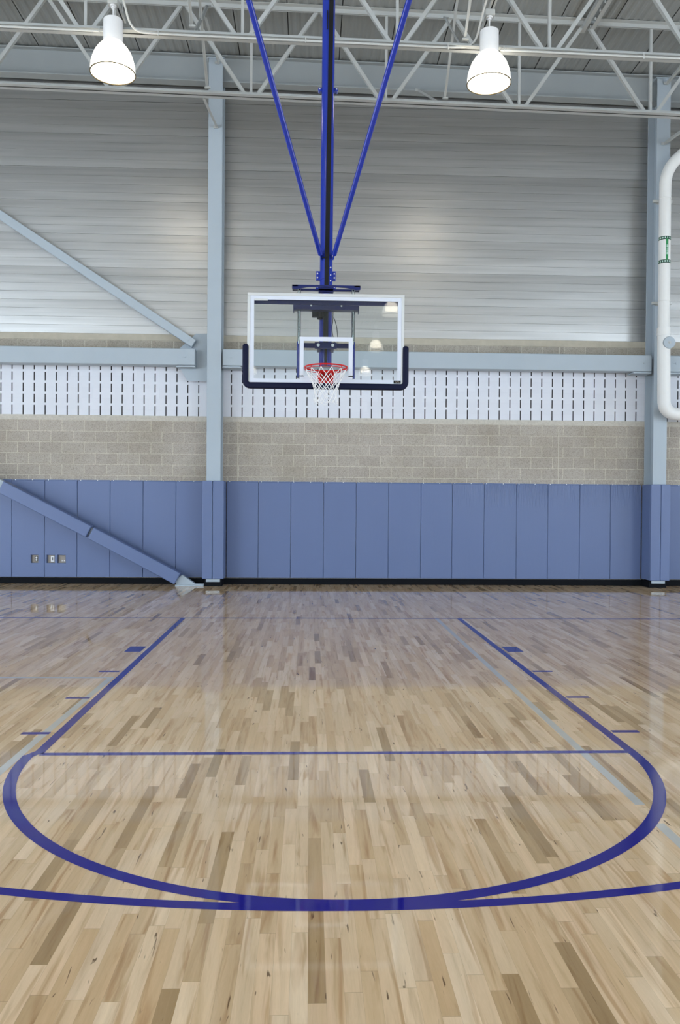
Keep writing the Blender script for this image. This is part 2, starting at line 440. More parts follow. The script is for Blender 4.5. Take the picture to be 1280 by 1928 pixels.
# metal siding: stepped panels, extruded along x
prof = []; z = 4.62
while z < 9.70:                                                 # each sheet: four flats, slight outward lean, lap at its foot
    for j in range(4):
        za = z+j*.1524
        lean = lambda t: YB-.012-.0045*(1-(j+t)/4)-.003*math.sin(PI*(j+t)/4)
        lip = .010 if j == 0 else .0065
        prof.append((lean(0)+lip, za)); prof.append((lean(0), za+.0005))
        for t in (.15, .4, .65, .88): prof.append((lean(t), za+t*.1524))
        prof.append((lean(.95), za+.95*.1524)); prof.append((lean(.965)+(.014 if j == 3 else .009), za+(.952 if j == 3 else .967)*.1524))
        prof.append((prof[-1][0], za+.1520 if j == 3 else za+.1508))
    z += .6096
n = len(prof); mb = MB()
mb.add([(XL, y, z) for y, z in prof]+[(XR, y, z) for y, z in prof], [(i, i+1, n+i+1, n+i) for i in range(n-1)])
mb.build('metal_siding', M['siding'], wb, smooth=False)
tag(MB().box(XL, XR, YB-.03, YB, 0, .112).build('baseboard_back', M['black'], bevel=.006), kind='structure')

# other walls with glazed openings (behind and beside the photographer)
def holed_wall(name, fixed, lo, hi, z1, holes, axis, th, mat, win0):
    """wall in a plane; holes: (a0,a1,z0,z1); glazing panes with frames are children"""
    us = sorted({lo, hi}|{h[0] for h in holes}|{h[1] for h in holes}); zz = sorted({0, z1}|{h[2] for h in holes}|{h[3] for h in holes})
    mb = MB()
    B = (lambda m_, u0, u1, f0, f1, a, b: m_.box(u0, u1, f0, f1, a, b)) if axis == 'x' else (lambda m_, u0, u1, f0, f1, a, b: m_.box(f0, f1, u0, u1, a, b))
    for u0, u1 in zip(us[:-1], us[1:]):
        for a, b in zip(zz[:-1], zz[1:]):
            if any(h[0] <= u0 and u1 <= h[1] and h[2] <= a and b <= h[3] for h in holes): continue
            B(mb, u0, u1, min(fixed, fixed+th), max(fixed, fixed+th), a, b)
    tag(mb.build(name, M['plaster'], smooth=False), kind='structure')
    for i, h in enumerate(holes):
        f0, f1 = sorted((fixed+th*.3, fixed+th*.6)); p0, p1 = sorted((fixed+th*.42, fixed+th*.48))
        fr = MB(); w_ = .07
        B(fr, h[0], h[0]+w_, f0, f1, h[2], h[3]); B(fr, h[1]-w_, h[1], f0, f1, h[2], h[3])
        B(fr, h[0], h[1], f0, f1, h[2], h[2]+w_); B(fr, h[0], h[1], f0, f1, h[3]-w_, h[3])
        nm = max(1, int((h[1]-h[0])/1.5))
        for j in range(1, nm):
            u = h[0]+(h[1]-h[0])*j/nm; B(fr, u-.03, u+.03, f0, f1, h[2], h[3])
        o = tag(fr.build('window_%d' % (win0+i), M['steel'], smooth=False), kind='structure')
        pn = MB(); B(pn, h[0], h[1], p0, p1, h[2], h[3]); pn.build('glazing', mat, o, smooth=False)
holed_wall('wall_front', YF, XL, XR, 9.9, [(-13, -2, .6, 3.8), (4, 15, .6, 3.8)], 'x', -.3, M['dayrear'], 1)
holed_wall('wall_left', XL, YF, YB+.3, 9.9, [(-27, -11, .6, 8.2), (-9, 2, .6, 3.4)], 'y', -.3, M['dayside'], 3)  # second, low window is unseen, added to brighten the court end
holed_wall('wall_right', XR, YF, YB+.3, 9.9, [(-29, -15, .6, 8.2), (-10, 2, .6, 3.6)], 'y', .3, M['dayside'], 5)  # low window near the court likewise added for its light, out of view

# corrugated roof deck, flutes run away from the camera
mb = MB(); prof = []; x = .3-.9017*17
RZ = lambda xx: H0+SL*xx
while x < XR+.3:
    prof += [(x-.009, 0, 0), (x-.009, .06, 1), (x+.009, .06, 1), (x+.009, 0, 1)]  # seam notch; its faces are coloured black in place of occlusion
    for j in range(6):
        q = x+.9017/6*j
        if j: prof += [(q-.001, 0, 0)]
        prof += [(q+.040, 0, 0), (q+.072, .013, 0), (q+.112, .013, 0), (q+.144, 0, 0)]
    x += .9017
n = len(prof)
vs = [(x, YF, RZ(x)+d) for x, d, _ in prof]+[(x, 4.6, RZ(x)+d) for x, d, _ in prof]
for i in range(n-1): 
    pass
mb.v = vs; mb.f = [(i, i+1, n+i+1, n+i) for i in range(n-1)]; mb.mi = [prof[i+1][2] for i in range(n-1)]
ce = mb.build('ceiling', [M['deck'], M['gapshade']], smooth=False); tag(ce, kind='structure')
MB().box(XL-.2, XR+.2, YF, 4.7, 9.98, 10.1).build('roof_insulation', M['plaster'], ce, smooth=False)

# eave girder along the top of the back wall
def slanted(mb, x0, x1, y0, y1, za, zb):
    return mb.add([(x, y, z+SL*x) for x in (x0, x1) for y in (y0, y1) for z in (za, zb)],
                  [(0,1,3,2),(4,6,7,5),(0,4,5,1),(2,3,7,6),(0,2,6,4),(1,5,7,3)])
mb = MB()
slanted(mb, XL, XR, 4.22, 4.235, 9.14, 9.60); slanted(mb, XL, XR, 4.13, 4.33, 9.585, 9.605); slanted(mb, XL, XR, 4.13, 4.33, 9.115, 9.14)
tag(mb.build('roof_girder', M['girder'], bevel=.003), 'deep pale blue-grey steel girder along the top of the back wall, behind both columns', 'girder')

# ================================================================== COLUMNS, BEAMS, BRACES
def column(xc, zt, label):
    t = thing('steel_column', label, 'column', (xc, 4.2, 0))
    h = .127
    mb = MB().box(xc-h, xc+h, YC, YC+.02, .08, zt).box(xc-h, xc+h, YC+.38, YC+.40, .08, zt).box(xc-.009, xc+.009, YC+.02, YC+.38, .08, zt)
    mb.build('column_shaft', M['steel'], t, bevel=.004)
    MB().box(xc-.15, xc+.15, YC-.01, YC+.41, zt, zt+.02).build('cap_plate', M['steel'], t, bevel=.002)
    MB().box(xc-.16, xc+.16, YC+.02, YC+.40, 0, .122).build('base_cover', M['black'], t, bevel=.006)
    return t
column(-1.917, 9.50, 'pale blue-grey steel column standing left of the basketball hoop')
column(6.270, 9.36, 'pale blue-grey steel column at the right, behind the white drain pipe')
tag(thing('column_pad', 'blue vinyl pad wrapped around the foot of the column left of the hoop', 'column pad', (-1.917, 4.0, .14)))
tag(thing('column_pad', 'blue vinyl pad wrapped around the foot of the right-hand column', 'column pad', (6.275, 4.0, .14)))
cps = [o for o in COL.objects if o.name.startswith('column_pad')]
for t, (x0, xm, x1) in zip(cps, ((-2.108, -1.922, -1.722), (6.095, 6.281, 6.457))):
    for a, b, out in ((x0, xm-.003, -1), (xm+.003, x1, 1)):
        mb = MB()
        mb.box(a, b, 3.945, 3.995, .14, 1.912)
        if out < 0: mb.box(a, a+.05, 3.995, 4.355, .14, 1.912)
        else: mb.box(b-.05, b, 3.995, 4.355, .14, 1.912)
        mb.build('pad_half', M['vinyl'], t, bevel=.011, seg=3)

def beam(x0, x1, label, ends):
    t = thing('horizontal_beam', label, 'beam', ((x0+x1)/2, 4.17, 4.0))
    MB().box(x0, x1, 4.05, 4.30, 4.0, 4.3).build('beam_tube', M['steel'], t, bevel=.012, seg=3)
    for xe in ends:
        MB().cyl((xe, 4.055, 4.15), (xe, 4.035, 4.15), .016, 12).box(xe-.05, xe+.03, 4.044, 4.052, 4.143, 4.157).build('end_bolt', M['steel'], t)
    for xe, sg in ((x0, 1), (x1, -1)):
        if abs(xe) < 7: MB().box(min(xe, xe+sg*.34), max(xe, xe+sg*.34), 4.06, 4.34, 3.965, 3.985).box(min(xe, xe+sg*.34)+.02, max(xe, xe+sg*.34)-.02, 4.1, 4.3, 3.984, 4.001).build('bearing_plate', M['steel'], t)
    return t
beam(-9.9, -2.268, 'long pale blue steel beam across the wall left of the left column', (-2.45,))
beam(-1.775, 6.125, 'long pale blue steel beam across the wall between the two columns', (-1.62, 5.98))
beam(6.42, 12.5, 'pale blue steel beam at the right edge, behind the drain pipe', (6.58,))
gs = MB().prism([(-2.04, 4.61), (-2.28, 4.61), (-2.58, 4.33), (-2.58, 3.995), (-2.43, 3.74), (-2.04, 3.74)], 'y', 4.245, 4.262)
# gusset plate with stiffener, welded to the left side of the column
tag(gs.build('gusset_plate', M['steel'], bevel=.002), 'flat pale blue gusset plate joining the left beam and slanting brace to the column', 'gusset plate')
d = Vector((-5.774+2.303, 0, 6.663-4.405)).normalized()
t = thing('upper_brace', 'pale blue steel brace slanting up to the left above the left beam', 'brace', (-2.303, 4.18, 4.405))
p1 = Vector((-2.303, 4.18, 4.405))
MB().bar(p1, p1+d*9.2, .150, .12).build('brace_tube', M['steel'], t, bevel=.008)
MB().cyl(p1+d*.12+Vector((0, -.055, 0)), p1+d*.12+Vector((0, -.075, 0)), .02, 12).build('end_bolt', M['steel'], t)
d2 = Vector((-4.114+2.55, 0, .9645-.1365)).normalized()
foot = Vector((-2.55, 4.10, .1365))
t = thing('lower_brace', 'pale blue steel brace in blue padding slanting down to the foot of the left column', 'brace', (-2.3, 4.1, 0))
mb = MB()
nrm = Vector((-d2.z, 0, d2.x)); top = foot+nrm*.075
mb.bar(foot+d2*.15, foot+d2*7.6, .15, .12)
# tapered shoe that lands on the floor plate
mb.prism([(-2.475, .200), (-2.232, .034), (-2.235, .022), (-2.57, .022), (-2.615, .10)], 'y', 4.045, 4.16)
mb.build('brace_tube', M['steel'], t, bevel=.005)
MB().box(-2.60, -2.085, 4.03, 4.2, 0, .022).box(-2.27, -2.085, 4.05, 4.17, .022, .04).build('floor_plate', M['steel'], t, bevel=.003)
c1 = foot; c2 = Vector((-4.098, 4.10, .956)); c3 = Vector((-4.13, 4.10, .973)); c4 = Vector((-5.69, 4.10, 1.772))
for a, b in ((c1, c2), (c3+d2*.005, c4)):
    MB().bar(a+Vector((0, -.045, 0)), b+Vector((0, -.045, 0)), .228, .21).build('brace_pad', M['vinyl'], t, bevel=.016, seg=3)
# ------------------------------------------------------------------ wall pads
segs = []
L_ = [-6.25-.6*k for k in range(4, 0, -1)]+[-6.25, -5.638, -5.041, -4.452, -3.852, -3.25, -2.646, -2.125]
C_ = [-1.715, -1.127, -.527, .086, .69, 1.296, 1.904, 2.494, 3.095, 3.709, 4.304, 4.911, 5.499, 6.09]
R_ = [6.465, 7.06, 7.66, 8.26, 8.86]
ordn = ['first', 'second', 'third', 'fourth', 'fifth', 'sixth', 'seventh', 'eighth', 'ninth', 'tenth', 'eleventh', 'twelfth', 'thirteenth', 'fourteenth']
def pad(x0, x1, label, holes=(), wr=False):
    a, b = x0+.002, x1-.002; z0, z1 = .124, 1.90; y0, y1 = YP, YB
    mb = MB()
    us = sorted({a, b}|{h[0] for h in holes}|{h[1] for h in holes}); zz = sorted({z0, z1}|{h[2] for h in holes}|{h[3] for h in holes})
    inh = lambda u, v: any(h[0] < u < h[1] and h[2] < v < h[3] for h in holes)
    bm = bmesh.new(); V = {}
    def gv(x, y, z):
        kx = (round(x, 5), round(y, 5), round(z, 5))
        if kx not in V: V[kx] = bm.verts.new((x, y, z))
        return V[kx]
    def face(*ps):
        try: bm.faces.new([gv(*p) for p in ps])
        except ValueError: pass
    filled = lambda i, j: 0 <= i < len(us)-1 and 0 <= j < len(zz)-1 and not inh((us[i]+us[i+1])/2, (zz[j]+zz[j+1])/2)
    for i in range(len(us)-1):
        for j in range(len(zz)-1):
            if not filled(i, j): continue
            u0, u1, v0, v1 = us[i], us[i+1], zz[j], zz[j+1]
            face((u0, y0, v0), (u1, y0, v0), (u1, y0, v1), (u0, y0, v1)); face((u0, y1, v0), (u0, y1, v1), (u1, y1, v1), (u1, y1, v0))
            if not filled(i-1, j): face((u0, y0, v0), (u0, y0, v1), (u0, y1, v1), (u0, y1, v0))
            if not filled(i+1, j): face((u1, y0, v0), (u1, y1, v0), (u1, y1, v1), (u1, y0, v1))
            if not filled(i, j-1): face((u0, y0, v0), (u0, y1, v0), (u1, y1, v0), (u1, y0, v0))
            if not filled(i, j+1): face((u0, y0, v1), (u1, y0, v1), (u1, y1, v1), (u0, y1, v1))
    bmesh.ops.recalc_face_normals(bm, faces=bm.faces)
    me = bpy.data.meshes.new('cushion'); bm.to_mesh(me); bm.free(); me.materials.append(M['vinylx'] if wr == 2 else M['vinylw'] if wr else M['vinyl'])
    me.polygons.foreach_set('use_smooth', [True]*len(me.polygons)); me.set_sharp_from_angle(angle=math.radians(35))
    o = bpy.data.objects.new('cushion', me); COL.objects.link(o)
    t = thing('wall_pad', label, 'wall pad', ((a+b)/2, YP, z0), 'blue wall pads')
    o.parent = t; o.matrix_parent_inverse = Matrix.Translation(-t.location)
    bv = o.modifiers.new('bevel', 'BEVEL'); bv.width = .009; bv.segments = 3; bv.limit_method = 'ANGLE'
    s_ = MB().box(a+.004, b-.004, YB-.012, YB, z1-.01, z1+.018)
    s_.build('nailing_strip', M['vinyl'], t)
    sc = MB()
    for xx in (a+.05, (a+b)/2+.06): sc.cyl((xx, YB-.011, z1+.010), (xx, YB-.02, z1+.010), .007, 8)
    sc.build_each('screw', M['bolt'], t)
    return t
oh = [(-5.29, -5.155, .382, .528), (-5.001, -4.855, .382, .528), (-4.808, -4.66, .382, .528)]
nl = len(L_)-1
for i in range(nl):
    k = nl-1-i
    hs = [h for h in oh if L_[i] < h[0] and h[1] < L_[i+1]]
    extra = {1: ' with one outlet cutout', 2: ' with two outlet cutouts'}.get(len(hs), '')
    if k == 0: lab = 'narrow blue vinyl wall pad touching the left side of the left column pad'
    else: lab = 'tall blue vinyl wall pad%s, %s left of the left column' % (extra, ordn[k])
    pad(L_[i], L_[i+1], lab, hs)
for i in range(len(C_)-1):
    wr = 2 if i in (8, 9) else 1 if i in (7, 10, 11, 12) else 0
    lab = 'tall %sblue vinyl wall pad, %s to the right of the left column' % ('crease-topped ' if i in (8, 9) else '', ordn[i])
    pad(C_[i], C_[i+1], lab, wr=wr)
for i in range(len(R_)-1):
    pad(R_[i], R_[i+1], 'tall blue vinyl wall pad, %s to the right of the right-hand column' % ordn[i])
# outlets in the cutouts
labs = ['small recessed power outlet, leftmost of the three in the blue wall pads',
        'small recessed switch with white face, middle of the three in the blue wall pads',
        'small recessed blank grey socket plate, rightmost of the three in the blue wall pads']
for i, h in enumerate(oh):
    t = thing('wall_outlet', labs[i], 'outlet', ((h[0]+h[1])/2, YB, h[2]))
    xc, zc = (h[0]+h[1])/2+.02, (h[2]+h[3])/2
    MB().box(h[0]+.003, h[1]-.003, YB-.008, YB-.001, h[2]+.003, h[3]-.003).build('back_plate', M['plate'], t, bevel=.002)
    if i == 0:
        MB().box(xc-.028, xc+.028, YB-.014, YB-.008, zc-.045, zc+.045).build('receptacle', M['outletdark'], t, bevel=.002)
        for dz in (-.02, .02):
            MB().cyl((xc, YB-.018, zc+dz), (xc, YB-.013, zc+dz), .017, 16).build('socket', M['outletwhite'], t)
    elif i == 1:
        MB().box(xc-.032, xc+.032, YB-.016, YB-.008, zc-.052, zc+.052).build('switch_face', M['outletwhite'], t, bevel=.002)
        MB().box(xc-.008, xc+.008, YB-.020, YB-.015, zc-.030, zc+.030).build('switch_toggle', M['outletdark'], t)
    else:
        MB().box(xc-.045, xc+.045, YB-.014, YB-.008, zc-.05, zc+.045).build('cover', M['plate'], t, bevel=.003)
        for dx in (-.02, .02): MB().cyl((xc+dx, YB-.017, zc-.035), (xc+dx, YB-.013, zc-.035), .006, 10).build('screw', M['bolt'], t)

# ================================================================== ROOF JOISTS
PX, P0 = 2.21, 1.03
def joist(yc, zb, zt, label):
    t = thing('roof_joist', label, 'joist', (0, yc, zb), 'open web roof joists')
    Lx = (XL+.1, XR-.1)
    def chord(name, z, dirz):
        for sg in (-1, 1):
            mb = MB()
            ya, yb_ = sorted((yc+sg*.012, yc+sg*.020)); slanted(mb, *Lx, ya, yb_, min(z, z+dirz*.075), max(z, z+dirz*.075))
            ya, yb_ = sorted((yc+sg*.012, yc+sg*.095)); slanted(mb, *Lx, ya, yb_, min(z, z+dirz*.008), max(z, z+dirz*.008))
            mb.build(name, M['joist'], t)
    chord('bottom_chord', zb, 1); chord('top_chord', zt, -1)
    k0, k1 = -7, 7
    B = lambda xx, zz: Vector((xx, yc, zz+SL*xx))
    for k in range(k0, k1):
        xb = P0+PX*k
        if xb < XL+1 or xb > XR-1: continue
        for kind in ('l', 'v', 'r'):
            if kind == 'v': a, b, wd = B(xb, zb+.05), B(xb, zt-.05), .042
            elif kind == 'l': a, b, wd = B(xb-.10, zb+.05), B(xb-PX/2+.03, zt-.04), .055
            else: a, b, wd = B(xb+.10, zb+.05), B(xb+PX/2-.03, zt-.04), .055
            mb = MB()
            mb.angle(a, b, wd, .006, (0, 1, 0), 1 if kind != 'r' else -1)
            dd = (b-a).normalized()
            mb.bar(a-dd*.01, a+dd*.13, wd*.9, .022)
            mb.build('web_member', M['joist'], t)
    return t
YA, YBJ = .95, 2.65
joist(YBJ, 8.125, 9.625, 'open-web grey steel roof joist nearest the back wall')
joist(YA, 8.105, 9.625, 'open-web grey steel roof joist just behind the two pendant lamps')

# cross bridging between the joists and the wall
def bridging(xc, pts, label, foot=True):
    t = thing('cross_bridging', label, 'bridging', (xc, pts[0][0][0], pts[0][0][1]+SL*xc), 'cross bridging angles')
    for a, b in pts:
        MB().angle((xc, a[0], a[1]+SL*xc), (xc, b[0], b[1]+SL*xc), .038, .005, (1, 0, 0)).build('bridging_angle', M['joist'], t)
        if foot:
            for q in (a, b):
                MB().box(xc-.02, xc+.07, q[0]-.02, q[0]+.02, q[1]+SL*xc-.01, q[1]+SL*xc+.012).build('clip', M['joist'], t)
for xc, nm in ((-1.92, 'beside the left column'), (1.95, 'right of the blue mast'), (6.27, 'beside the right-hand column')):
    col = xc != 1.95
    if col:
        bridging(xc+.0, [((YBJ+.06, 8.12), (YC-.01, 8.22)) if False else ((YBJ+.06, 8.13), (YC-.01, 8.20 if xc < 0 else 8.28))], 'thin pale steel kicker angle from the joist to the wall %s' % nm) if False else None
    pts = [((YBJ-.1, 8.20), (YA+.1, 9.52)), ((YA+.1, 8.19), (YBJ-.1, 9.52)), ((YA-.1, 8.19), (-.78, 9.56))]
    bridging(xc+.02, pts, 'thin crossed steel angles tying the two roof joists together, %s' % nm)
def kick(name, a, b, label):
    t = thing('kicker_angle', label, 'brace', a, 'kicker angles')
    MB().angle(a, b, .04, .006, (1, 0, 0)).build('angle_bar', M['joist'], t)
    MB().box(b[0]-.05, b[0]+.03, b[1]-.012, b[1]-.002, b[2]-.03, b[2]+.02).build('end_plate', M['joist'], t)
kick('k', (-1.98, 2.76, 8.17), (-1.90, 3.985, 8.27), 'short slanting steel angle bracing the left column from the rear joist')
kick('k', (6.27, 2.76, 8.02), (6.27, 3.985, 8.17), 'short slanting steel angle bracing the right-hand column, above the drain pipe elbow')
kick('k', (-1.96, 2.76, 9.50), (-1.88, 3.985, 9.42), 'short steel angle from rear joist to the top of the left column')
kick('k', (6.40, 2.76, 9.40), (6.30, 3.985, 9.27), 'short steel angle from rear joist to the top of the right-hand column')
kick('k', (1.97, 2.76, 8.17), (1.75, 4.135, 9.10), 'thin steel angle from rear joist up to the girder, right of the mast')
# double angle hanger between top chords, with bolts
t = thing('roof_hanger_beam', 'double steel angle with bolts running between joist tops above the right lamp', 'hanger beam', (4.37, YBJ, 9.4))
MB().angle((4.32, YBJ+.12, 9.42), (4.32, -3.0, 9.42), .07, .007, (0, 0, 1)).angle((4.46, YBJ+.12, 9.42), (4.46, -3.0, 9.42), .07, .007, (0, 0, 1), -1).build_each('steel_angle', M['joist'], t, per=2)
b_ = MB()
for i in range(9): b_.cyl((4.39, YBJ-.1-i*.22, 9.42), (4.39, YBJ-.1-i*.22, 9.39), .014, 8)
b_.build_each('bolt', M['bolt'], t)

# conduit runs under the near joist
CZ = lambda x: 8.062+SL*x
def arc(c, r, a0, a1, plane, n=10):
    out = []
    for i in range(n+1):
        a = a0+(a1-a0)*i/n
        u, v = r*math.cos(a), r*math.sin(a)
        out.append(tuple(Vector(c)+(Vector((u, 0, v)) if plane == 'xz' else Vector((u, v, 0)))))
    return out
def bend(pts, r=.22, n=7):
    pts = [Vector(p) for p in pts]; out = [pts[0]]
    for i in range(1, len(pts)-1):
        a, b, c = pts[i-1], pts[i], pts[i+1]
        u = (a-b).normalized(); v = (c-b).normalized(); q = min(r, (a-b).length*.45, (c-b).length*.45)
        for k in range(n+1):
            s = k/n; out.append((b+u*q)*(1-s)**2+b*2*s*(1-s)+(b+v*q)*s*s)
    out.append(pts[-1]); return out
def conduit(pts, clips, label, rad=.016):
    t = thing('electrical_conduit', label, 'conduit', pts[0], 'conduit runs under the near joist')
    MB().tube(bend(pts), rad, 12).build('conduit_pipe', M['conduit'], t)
    for x in clips:
        z = CZ(x); MB().tube([(x, .845, z-.028), (x, .828, z), (x, .845, z+.028), (x, .85, z+.06)], .009, 6).build('strap_clip', M['conduit'], t)
YQ = .85
conduit([(XL+.3, YQ, CZ(XL)), (-3.1, YQ, CZ(-3.1))], [-7.5, -5.3, -3.17], 'white conduit under the near joist, left of the left lamp')
conduit([(-2.80, -3.0, 8.52), (-2.80, .55, 8.50), (-2.72, .83, CZ(-2.7)), (-2.3, YQ, CZ(-2.3)), (1.75, YQ, CZ(1.75)), (2.15, .95, CZ(2.1)+.08), (2.22, .60, 8.52), (2.24, -3.0, 8.56)],
        [-2.35, -.28, 1.75], 'white conduit under the near joist, running between the two lamps')
conduit([(2.5, YQ, CZ(2.5)), (XR-.3, YQ, CZ(XR))], [2.55, 4.58, 7.5], 'white conduit under the near joist, right of the right lamp')
for xx, nm in ((-2.95, 'left'), (2.34, 'right')):
    t = thing('lamp_support_channel', 'pale steel double channel with a dark slot carrying the %s pendant lamp' % nm, 'channel', (xx, 0, 8.55), 'lamp support channels')
    MB().box(xx-.040, xx-.012, -4.2, 1.35, 8.53, 8.57).box(xx+.012, xx+.040, -4.2, 1.35, 8.53, 8.57).build_each('channel', M['joist'], t)
    MB().box(xx-.012, xx+.012, -4.2, 1.35, 8.545, 8.565).build('slot', M['gapshade'], t)  # black bar painting the shade between the two channels
    for yy in (1.3, -4.1): MB().cyl((xx, yy, 8.57), (xx, yy, 9.60), .006, 8).build('hanger_rod', M['joist'], t)

# ================================================================== PENDANT LAMPS
def lamp(xc, yc, label):
    z = 7.50
    t = thing('pendant_lamp', label, 'lamp', (xc, yc, z), 'high bay pendant lamps')
    c = (xc, yc, z)
    MB().lathe([(.001, .745), (.122, .745), (.132, .735), (.133, .70), (.133, .425), (.120, .415), (.001, .415)], c, 40).build('housing', M['lampwhite'], t)
    MB().lathe([(.306, 0), (.305, .06), (.297, .13), (.279, .20), (.248, .28), (.205, .345), (.165, .392), (.134, .425)], c, 48).build('glass_shade', M['lampshade'], t)
    MB().tube([(xc+.307*math.cos(2*PI*k/48), yc+.307*math.sin(2*PI*k/48), z) for k in range(48)], .008, 8, closed=True).build('shade_rim', M['lamprim'], t)
    MB().lathe([(.215, .17), (.205, .23), (.18, .30), (.145, .355), (.10, .39), (.001, .40)], c, 32).build('reflector_glow', M['lampcore'], t)
    MB().cyl((xc, yc, z+.745), (xc, yc, 8.45), .010, 10).cyl((xc, yc, 8.40), (xc, yc, 8.44), .028, 14).cyl((xc, yc, 8.425), (xc, yc, 8.45), .045, 16).build('stem', M['lampwhite'], t)
    MB().box(xc-.07, xc+.07, yc-.06, yc+.06, 8.445, 8.53).build('mounting_box', M['conduit'], t, bevel=.008)
    return t
l0 = lamp(-2.965, .79, 'glowing white pendant lamp hanging on the left, left of the blue mast')
l1 = copy_tree(l0, (5.290, 0, 0)); l1['label'] = 'glowing white pendant lamp hanging on the right, right of the blue mast'
for i, y in enumerate((-5.28, -11.35, -17.42, -23.5, -29.55)):
    for dx, nm in ((0, 'left'), (5.34, 'right')):
        o = copy_tree(l0, (dx, y-.79, 0))
        o['label'] = 'glowing pendant lamp behind the viewpoint, %s of the %s row counted from the hoop' % (ordn[i+1], nm)

# ================================================================== DRAIN PIPE
t = thing('drain_pipe', 'thick white drain pipe in front of the right-hand column', 'pipe', (6.22, 3.77, 3.2))
PYY = 3.77
up_pts = bend([(6.212, PYY, 4.72), (6.208, PYY, 7.60), (6.9, PYY, 8.24), (7.4, PYY, 8.8)], .30, 10)
MB().tube(up_pts, .103, 32).build('upper_pipe', M['white'], t)
lo = bend([(6.212, PYY, 4.735), (6.236, PYY, 3.188), (9.2, PYY, 3.188)], .25, 12)
MB().tube(lo, .113, 32).build('lower_pipe', M['white'], t)
MB().cyl((6.212, PYY, 4.60), (6.212, PYY, 4.745), .117, 32).build('coupling', M['white'], t, bevel=.004)
mb = MB().cyl((6.265, PYY-.09, 4.457), (6.265, PYY-.135, 4.457), .108, 36)
mb.build('cleanout_cover', M['steel'], t, bevel=.006)
MB().cyl((6.265, PYY-.134, 4.457), (6.265, PYY-.145, 4.457), .016, 12).cyl((6.265, PYY-.134, 4.457), (6.265, PYY-.137, 4.457), .03, 16).build('cover_screw', M['joist'], t)
for z in (7.07, 5.22):
    MB().box(6.045, 6.40, 3.875, 3.92, z-.022, z+.022).box(6.15, 6.20, 3.92, 3.998, z-.022, z+.022).build('pipe_bracket', M['conduit'], t)
    MB().tube([(6.21+.106*math.cos(a), PYY+.106*math.sin(a), z) for a in [PI*1.0+PI*i/24 for i in range(25)]], .006, 6).build('pipe_strap', M['white'], t)
def band(mb, z0, z1, a0, a1, r, mi=0, n=None):
    n = n or max(2, int((a1-a0)/.12)); vs = []
    for i in range(n+1):
        a = a0+(a1-a0)*i/n
        vs += [(6.210+r*math.cos(a), PYY+r*math.sin(a), z0), (6.210+r*math.cos(a), PYY+r*math.sin(a), z1)]
    mb.add(vs, [(2*i, 2*i+2, 2*i+3, 2*i+1) for i in range(n)], mi)
mb = MB()
for zc in (6.345, 5.925):
    band(mb, zc-.030, zc+.030, 0, 2*PI, .1045, 0, 48)
    for i in range(16):
        a = 2*PI*i/16; band(mb, zc-.014, zc+.016, a, a+.17, .1052, 2, 2)
ac = -PI/2+.03
band(mb, 5.945, 6.325, ac-.21, ac+.21, .1050, 1, 4)
for i in range(7):
    z = 6.045+i*.026; band(mb, z, z+.015, ac-.12, ac+.13, .1056, 2, 3)
mb.build('marker_tape', [M['darkgreen'], M['green'], M['palegreen']], t)['label'] = 'green marker tape with pale lettering'

# ================================================================== BASKETBALL GOAL
G = thing('basketball_goal', 'ceiling-hung basketball goal with glass backboard, red rim and blue mast', 'basketball hoop', (0, -.85, 2.75))
ym = -.85
MB().cyl((0, ym, 3.18), (.018, ym, 9.58), .077, 40).build('mast', M['blue'], G)
for xs_, sg in ((-.07, -1), (.096, 1)):
    a = Vector((xs_, -.95, 4.506)); b = Vector((-.778 if sg < 0 else .722, -3.06, 6.209 if sg < 0 else 6.255)); dd = b-a
    b2 = a+dd*((9.55-a.z)/dd.z)
    MB().cyl(a, b2, .029, 20).build('brace_strut', M['blue'], G)
    MB().bar(a-dd.normalized()*.06, a+dd.normalized()*.20, .05, .012, (1, 0, 0)).build('strut_lug', M['blue'], G)
# black winch strap in front of the mast
MB().bar((.007, ym-.088, 4.10), (.049, ym-.088, 8.2), .052, .014, (0, 1, 0)).build('winch_strap', M['strap'], G)
MB().box(-.01, .0, ym-.095, ym-.08, 7.2, 7.42).build('strap_latch', M['strap'], G)
MB().cyl((-.045, ym-.10, 4.47), (.01, ym-.10, 4.47), .008, 10).build('strap_buckle', M['strap'], G)
def clamp(z0, z1, wr, nb):
    mb = MB().tube([(0, ym, z0), (0, ym, z1)], .084, 32)
    for sg in (-1, 1): mb.box(min(sg*.07, sg*wr), max(sg*.07, sg*wr), ym-.015, ym+.03, z0-.006, z1+.006)
    o = mb.build('mast_clamp', M['blue'], G, bevel=.003)
    bl = MB()
    for sg in (-1, 1):
        for i in range(nb):
            z = z0+(z1-z0)*(i+.5)/nb if nb > 1 else (z0+z1)/2
            bl.cyl((sg*(wr-.016), ym-.015, z), (sg*(wr-.016), ym-.028, z), .0085, 10)
    bl.build_each('clamp_bolt', M['bolt'], o)
clamp(4.225, 4.325, .118, 2); clamp(4.115, 4.160, .120, 1)
mb = MB()
for sg in (-1, 1): mb.cyl((.01+sg*.10, ym-.035, 6.51), (.01+sg*.10, ym+.035, 6.51), .022, 16).box(min(.01+sg*.06, .01+sg*.1), max(.01+sg*.06, .01+sg*.1), ym-.03, ym+.03, 6.49, 6.53)
mb.build_each('pivot_ear', M['blue'], G, per=2)
mb = MB()
for sg in (-1, 1): mb.cyl((.01+sg*.102, ym-.035, 6.512), (.01+sg*.102, ym-.045, 6.512), .010, 10)
mb.build_each('ear_bolt', M['bolt'], G)
mb = MB()
for z in (4.36, 4.27, 4.20, 4.135): mb.cyl((.052, ym-.06, z), (.056, ym-.075, z), .008, 8)
mb.build_each('set_screw', M['bolt'], G)
